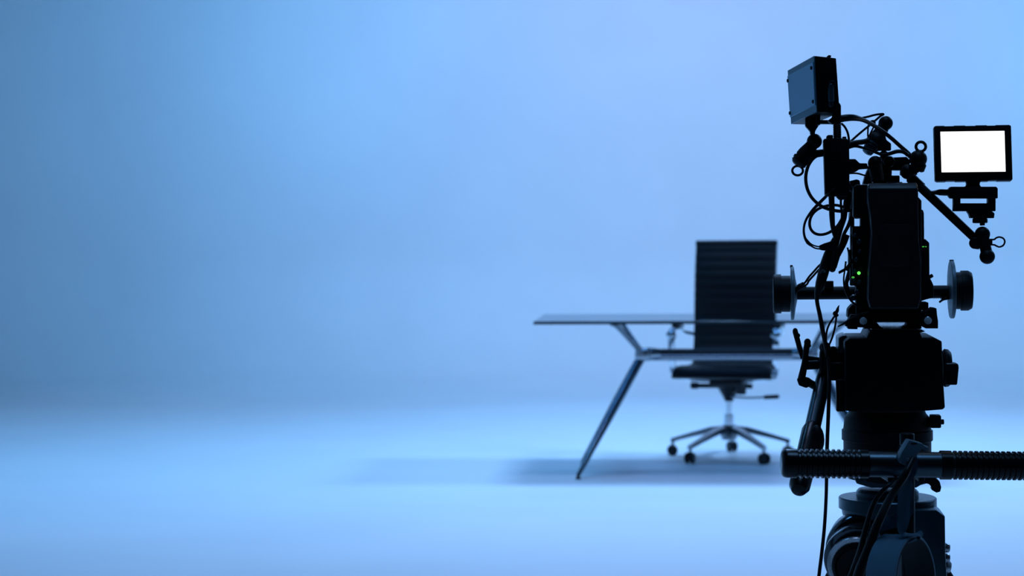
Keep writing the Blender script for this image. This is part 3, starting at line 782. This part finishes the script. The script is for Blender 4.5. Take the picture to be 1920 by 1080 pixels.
cable([(1588, 440), (1582, 455), (1575, 470), (1569, 483)], [5, 5.5, 5, 4], 'short dark lead beside the loom near the camera body', 3.62)
def plugx(b): cyl(b, W(1572, 462, 3.555), W(1561, 503, 3.555), .0085, .0072, .002, 20); ball(b, W(1560.5, 504, 3.555), .0066)
tag(obj('cable_plug', (lambda b: (plugx(b), b)[1])(new()), PLAST), 'dark rounded plug hanging at the lower end of the cable bunch', 'plug')
def plugl(b): prism(b, [(1535, 461), (1545, 456.5), (1566, 450), (1570, 468), (1545, 470), (1538, 469)], 3.548, .016, .003, 3)
tag(obj('cable_plug', (lambda b: (plugl(b), b)[1])(new()), PLAST), 'leftmost tapered black plug where the forked wires meet the loom', 'plug')
# wrapped loom that thins into one cable and hangs to the floor
lm = [(1569, 446, 3.57), (1562, 462, 3.57), (1555, 478, 3.565), (1548, 496, 3.56), (1543, 514, 3.555), (1538, 532, 3.55), (1533.5, 546, 3.55), (1531.5, 558, 3.55), (1533, 572, 3.55), (1537, 590, 3.55), (1541, 612, 3.55), (1545, 632, 3.555), (1549, 652, 3.56), (1551, 668, 3.565)]
loom = cable(lm, [6, 8.5, 9.5, 9, 8.8, 8.0, 5.4, 3.4, 3.3, 3.5, 3.8, 3.8, 3.6, 3.4], 'thick wrapped cable loom hanging over the crossbar left of the camera')
def marks(b):
    for q in ([(1538.2, 513), (1539.2, 509.5), (1541, 506.5)], [(1541.5, 505.6), (1544, 505.2), (1543, 508), (1541.8, 511.2)], [(1545, 507), (1547, 507), (1547, 510.6), (1545, 510.6), (1545, 508.4)]):
        sweep(b, px(q, 3.5462), .00042, 8, 1)
part('printed_mark', MARK, loom, marks, 'tiny pale printed mark')
cable([(1553, 672, 3.55), (1555, 700, 3.54), (1554.5, 735, 3.53), (1553, 780, 3.525), (1551, 830, 3.52), (1550, 880, 3.52), (1549, 930, 3.52), (1546, 985, 3.52), (1541, 1035, 3.52), (1535, 1085, 3.52), (1526, 1180, 3.50), (1480, 1350, 3.40), (1440, 1500, 3.36), (1380, 1620, 3.32), (1250, 1642, 3.32)],
      [3.2, 3.2, 3.2, 3.2, 3.2, 3.0, 2.8, 2.9, 3.0, 3.0, 3, 3, 3, 3, 3], 'long thin black cable hanging past the pan handle to the floor')
for o_, lb in ((0, 'upper of two parallel cords tied to the crossbar by the left wheel'), (7, 'lower of two parallel cords tied to the crossbar by the left wheel')):
    cable([(1546, 490 + o_), (1536, 498 + o_), (1526, 509 + o_), (1517, 519 + o_), (1510 + o_ * .4, 529 + o_ * .6), (1502 + o_ * .4, 536 + o_ * .4)], 1.75, lb, 3.575)
b = new(); ball(b, W(1503, 537, 3.83), .0075, 18, (1.3, 1, .9)); sweep(b, px([(1508, 533), (1500, 538), (1493, 544), (1490, 552)], 3.825), [.006, .006, .005, .003], 10, 5)
tag(obj('cord_knot', b, RUBBER), 'dark knot of cord on the crossbar beside the left wheel', 'knot')
b = new()
sweep(b, px([(1549, 648), (1549, 632), (1551, 618), (1556, 606), (1562, 597), (1567, 590)], 3.58), mm(1.9), 10, 6)
sweep(b, px([(1554, 648), (1560, 634), (1564.5, 618), (1567, 604), (1568, 592)], 3.58), mm(1.9), 10, 6)
ball(b, W(1566, 588, 3.58), .0042, 14, (1.1, 1, 1.2)); ball(b, W(1569.5, 591, 3.58), .003, 14)
sweep(b, px([(1567, 588), (1570, 582), (1571, 578), (1573.5, 572)], 3.58), [mm(3.2), mm(3.4), mm(2.4), mm(.5)], 10, 5)
ball(b, W(1548, 650, 3.58), .009, 16)
tag(obj('tie_cord', b, RUBBER), 'knotted black tie cord standing in a loop above the handle rosette', 'cord')
cable([(1586, 490), (1584, 506), (1582, 522), (1583, 538), (1588, 552), (1596, 564), (1606, 573), (1616, 580)], [1.6, 1.4, 1.4, 1.4, 1.6, 1.9, 2, 2], 'thin wire bowing in front of the crossbar beside the camera body', 3.57)
cable([(1589, 464), (1592, 476), (1596, 490), (1592, 500), (1588, 508)], [1.6, 1.5, 2.5, 2.5, 1.5], 'short wire hanging beside the green indicator lights', 3.575)
cable([(1596, 500), (1590, 520), (1587, 532), (1590, 548), (1600, 560)], [4, 4, 3.4, 4.5, 5], 'dark lead dropping from the connector panel to the crossbar', 3.64)
cable([(1571, 612), (1580, 608), (1590, 602), (1602, 595), (1614, 589), (1630, 585)], [1.0, 1.5, 2.2, 2.2, 1.8, 1.5], 'thin wire poking out left over the left rod clamp', 3.548)
b = new(); prism(b, [(1572, 509), (1585, 502), (1592, 492), (1594, 500), (1587, 507), (1573, 514)], 3.57, .004, .0008)
tag(obj('tag', b, PLAST), 'small stiff tag sticking out left of the green lights', 'tag')
cable([(1742, 362, 3.66), (1752, 361, 3.63), (1762, 360.5, 3.60), (1772, 361, 3.60), (1781, 361, 3.60)], [3.2, 3.4, 5.2, 5.4, 5.2], 'stiff plug-ended cable entering the monitor bracket from the left')
# curved hose beside the battery top
cable([(1584, 330), (1587, 342), (1593, 352), (1602, 358), (1604, 372), (1600, 392)], [5, 5.5, 5.5, 6, 7, 6], 'stout curved hose beside the upper left of the battery', 3.62, None, BATT)
b = new(); sweep(b, px([(1541, 500), (1545, 503), (1549, 502)], 3.545), mm(1), 6, 3)
b.free()

# ------------------------------------------------------------------ push handle (T-bar with ribbed grips)
YP = 3.22
pb0, pb1 = W(1464, 868.5, YP, False), W(1990, 874.5, YP, False)
pc = W(1701, 875, YP + .10, False)
pu = thing('push_handle', (pc.x, pc.y, 0), 'thick horizontal push bar with two ribbed black grips crossing in front of the tripod', 'handle bar')
pd = (pb1 - pb0).normalized()
def atu(u): return pb0 + (pb1 - pb0) * ((u - 1464) / (1990 - 1464))
part('bar', TUBE, pu, lambda b: cyl(b, atu(1610), atu(1790), mm(24.3, YP), mm(24.3, YP), .001, 40))
def gripf(u0, u1, endleft):
    def f(b):
        L = (atu(u1) - atu(u0)).length; R = mm(27.2, YP); prf = []; n = 26
        Rr = R - .0026; x = .012
        prf = [(0, R * .55), (.001, R * .75), (.003, R * .88), (.006, R * .965), (.010, R), (.026, R)]
        x = .028
        pitch = .0090
        while x + pitch < L - .010:
            prf += [(x, Rr), (x + pitch * .40, Rr), (x + pitch * .52, R), (x + pitch * .90, R)]; x += pitch
        prf += [(L - .008, R), (L - .001, R), (L, R - .002)]
        if endleft: lathe(b, atu(u0), pd, prf, 48)
        else: lathe(b, atu(u1), -pd, prf, 48)
    return f
part('grip', GRIPM, pu, gripf(1464, 1628, True), None, 25)
part('grip', GRIPM, pu, gripf(1762, 1990, False), None, 25)
def post(b):
    zt = W(1701, 812, YP + .10, False).z
    lathe(b, Vector((pc.x, pc.y, 0.03)), UPV, [(0, .0125), (zt - .0315, .0125), (zt - .03, .0112)], 28)
    wbox(b, Vector((pc.x, pc.y - .016, pc.z)), (.062, .012, .036), .003)
    for u in (1668, 1727): wbox(b, Vector((W(u, 871, YP, False).x + .004, pc.y - .05, pc.z)), (.010, .075, .032), .003)
part('post', BODY, pu, post)
part('foot_plate', BODY, pu, lambda b: lathe(b, Vector((pc.x, pc.y, 0)), UPV, [(0, .16), (.012, .16), (.016, .155), (.02, .03), (.034, .018)], 48))

# ------------------------------------------------------------------ clip, strap, tape roll, cords on the bar
YS = YP - .045
cl = thing('strap_clip', W(1700, 860, YS), 'pale grey plastic clip biting the middle of the push bar', 'clip')
def clipf(b):
    t = new(); add_poly_prism(t, px([(1705, 825), (1731, 832), (1732, 838), (1722, 850), (1712, 868), (1704, 874), (1690, 870), (1686, 860), (1691, 848)], YS), Vector((0, .03, 0))); bevel_all(t, .002, 2); merge(b, t)
part('jaw', CLIPM, cl, clipf)
part('jaw_slot', RUBBER, cl, lambda b: box(b, 1708, 830.5, 1719, 833.5, YS - .0006, .003, .0004))
part('pivot', CLIPM, cl, lambda b: cyl(b, W(1729, 837, YS + .01), W(1739, 842, YS + .01), .0036, .0036, .0012)); part('rivet', CLIPM, cl, lambda b: cyl(b, W(1703, 862, YS - .002), W(1703, 862, YS + .005), .003))
# strap: loop from the bar down through the roll
TY = YP - .04
rollc = W(1690, 1092, TY)
RO, RI, HW = mm(88, YP), mm(81.5, YP), .026
rax = Vector((.80, -.60, .06)).normalized()             # axis of the tape roll, open face towards right and viewer
rup = (UPV - rax * UPV.dot(rax)).normalized()
top_in = rollc + rup * RI; top_out = rollc + rup * RO
sx = W(1694, 880, YS)
def strap(b):
    w = .0105
    tx = W(1702, 868, YP).x; bz = atu(1700).z; by = pb0.y
    cc_ = rup.cross(rax).normalized()
    if cc_.x < 0: cc_ = -cc_
    cen = [Vector((tx, by + .034, bz)), Vector((tx, by + .016, bz + .029)), Vector((tx, by - .016, bz + .029)), Vector((tx, by - .034, bz)),
           W(1698, 900, YS + .002), W(1695, 935, YS - .004), W(1694, 970, YS - .010), W(1694, 1000, YS - .014)]
    low = top_in + rax * (HW + .012)
    cen += [low + UPV * .006, top_in + rax * (HW * .75) - rup * .006, top_in - rup * .005, top_in - rax * HW * .75 - rup * .005, top_in - rax * (HW + .012) + rup * .002, top_out - rax * (HW + .006) + rup * .012,
            W(1697, 965, YP + .012), W(1700, 915, YP + .034), Vector((tx, by + .035, bz - .004))]
    P, _ = spline(cen, [1] * len(cen), 8); n = len(P)
    rows = []
    for i, p in enumerate(P):
        d = (P[min(i + 1, n - 1)] - P[max(i - 1, 0)]).normalized()
        tw = min(1, max(0, (top_out.z + .03 - p.z) / .03)); side = Vector((1, 0, 0)) * (1 - tw) + cc_ * tw; side = (side - d * side.dot(d)).normalized()
        nn = d.cross(side).normalized()
        rows.append([b.verts.new(p + side * w * x + nn * .0011 * y) for x, y in ((-1, 0), (-.8, 1), (0, 1.35), (.8, 1), (1, 0), (.8, -1), (0, -1.35), (-.8, -1))])
    for r0, r1 in zip(rows, rows[1:]):
        for k in range(8): b.faces.new((r0[k], r0[(k + 1) % 8], r1[(k + 1) % 8], r1[k]))
    b.faces.new(rows[0][::-1]); b.faces.new(rows[-1]); bmesh.ops.recalc_face_normals(b, faces=b.faces[:])
b = new(); strap(b); tag(obj('strap', b, STRAPM, None, None, 70), 'pale grey webbing strap looped from the push bar through the tape roll', 'strap')
tp = thing('tape_roll', rollc - UPV * RO, 'roll of pale tape hanging on the webbing strap below the push bar', 'tape')
def roll(b):
    a, c = rup, rax.cross(rup).normalized(); n = 72; rings = []
    prf = [(-HW, RI + .0012), (-HW, RO - .001), (-HW + .001, RO), (HW - .001, RO), (HW, RO - .001), (HW, RI + .0012)]
    for k in range(n):
        q = a * math.cos(2 * PI * k / n) + c * math.sin(2 * PI * k / n)
        rings.append([b.verts.new(rollc + rax * t + q * r) for t, r in prf])
    for k in range(n):
        r0, r1 = rings[k], rings[(k + 1) % n]
        for i in range(6): b.faces.new((r0[i], r0[(i + 1) % 6], r1[(i + 1) % 6], r1[i]))
    bmesh.ops.recalc_face_normals(b, faces=b.faces[:])
part('tape', TAPEM, tp, roll)
def core(b):
    a, c = rup, rax.cross(rup).normalized(); n = 64; rings = []
    prf = [(-HW - .0004, RI - .0006), (-HW - .0004, RI + .0012), (HW + .0004, RI + .0012), (HW + .0004, RI - .0006)]
    for k in range(n):
        q = a * math.cos(2 * PI * k / n) + c * math.sin(2 * PI * k / n)
        rings.append([b.verts.new(rollc + rax * t + q * r) for t, r in prf])
    for k in range(n):
        r0, r1 = rings[k], rings[(k + 1) % n]
        for i in range(4): b.faces.new((r0[i], r0[(i + 1) % 4], r1[(i + 1) % 4], r1[i]))
    bmesh.ops.recalc_face_normals(b, faces=b.faces[:])
part('shade_lining', TAPESHADE, tp, core)  # thin inner lining, coloured dark for the shade inside the roll
cable([(1713, 858, YP - .040), (1703, 878, YP - .055), (1696, 892, YS - .016), (1682, 914, YS - .018), (1668, 936, YS - .012), (1654, 964, YS), (1640, 996, YS), (1628, 1030, YS), (1614, 1066, YS), (1600, 1110, YS)],
      [4, 5, 5.5, 5.5, 5.5, 6, 6.5, 7.5, 8, 8], 'thick black cord slung in front of the strap towards the lower left')
cable([(1680, 899, YP + .0), (1672, 906, YS + .02), (1660, 915, YS + .012), (1644, 934, YS + .01), (1635, 952, YS + .01), (1627, 978, YS + .01), (1620, 1004, YS + .01), (1614, 1030, YS + .012), (1604, 1062, YS + .02), (1590, 1100, YS + .02)],
      [2, 3, 3.4, 3.6, 3.8, 4, 4.5, 5, 6, 7], 'slimmer black cord drooping left below the push bar toward the barrel')

# ------------------------------------------------------------------ camera
cd = bpy.data.cameras.new('camera'); co = bpy.data.objects.new('camera', cd); COL.objects.link(co)
cd.sensor_fit = 'HORIZONTAL'; cd.sensor_width = 36.0; cd.lens = 36.0 * F / 1920
cd.shift_y = -85 / 1920.0; cd.clip_start = .05; cd.clip_end = 100
fwd = Vector((0, 1, 0))
M = Matrix((RV, UV_, -fwd)).transposed().to_4x4(); M.translation = Vector((0, 0, HCAM)); co.matrix_world = M
cd.dof.use_dof = True; cd.dof.focus_distance = 3.58; cd.dof.aperture_fstop = cd.lens / 1000 / .0125 * 1.0
scn.camera = co

# ------------------------------------------------------------------ light
BL = (.235, .50, 1.0)
def area(name, loc, target, sx_, sy_, power, col=BL, spread=180):
    l = bpy.data.lights.new(name, 'AREA'); l.shape = 'RECTANGLE'; l.size = sx_; l.size_y = sy_
    l.energy = power; l.color = col; l.spread = math.radians(spread)
    o = bpy.data.objects.new(name, l); COL.objects.link(o); o.location = loc
    o.rotation_euler = (Vector(target) - Vector(loc)).to_track_quat('-Z', 'Y').to_euler(); return o
area('overhead_softbox', (1.1, 9.9, 5.6), (1.1, 9.7, 0), 1.3, 1.1, 114, (.25, .54, 1), 130)
area('rear_softbox', (1.0, 13.2, 5.6), (1.0, 12.4, 0), 2.2, .8, 44, (.24, .50, 1), 100)
area('side_softbox', (5.6, 9.3, 5.0), (1.4, 9.2, 0), 1.4, 1.0, 108, (.265, .53, 1), 110)
area('wall_wash', (1.4, 10.6, 6.0), (1.3, 16.6, 2.7), 3.2, 1.0, 47, (.43, .575, 1), 70)
area('wall_wash_left', (-1.6, 10.6, 6.0), (-1.5, 16.6, 2.3), 1.2, 1.0, 49, (.135, .48, 1), 70)
area('wall_wash_right', (5.5, 10.6, 6.0), (5.4, 16.6, 2.0), 2.0, 1.0, 94, (.20, .515, 1), 80)
area('front_fill', (.7, 7.0, 6.0), (.6, 7.2, 0), 2.0, 1.0, 30, (.38, .55, 1), 80)
area('left_fill', (-2.0, 9.0, 5.6), (-2.0, 9.0, 0), 1.4, 1.4, 54, (.12, .47, 1), 110)
area('grid_light', (.8, 3.0, 4.4), (.72, 3.5, .9), 1.3, 1.3, 3.2, (.22, .52, 1), 60)
w = bpy.data.worlds.new('studio'); scn.world = w; w.use_nodes = True
w.node_tree.nodes['Background'].inputs[0].default_value = (.10, .24, .50, 1); w.node_tree.nodes['Background'].inputs[1].default_value = .015
scn.view_settings.view_transform = 'Standard'; scn.view_settings.look = 'None'; scn.view_settings.exposure = 0.0; scn.view_settings.gamma = 1
scn.view_settings.use_curve_mapping = False
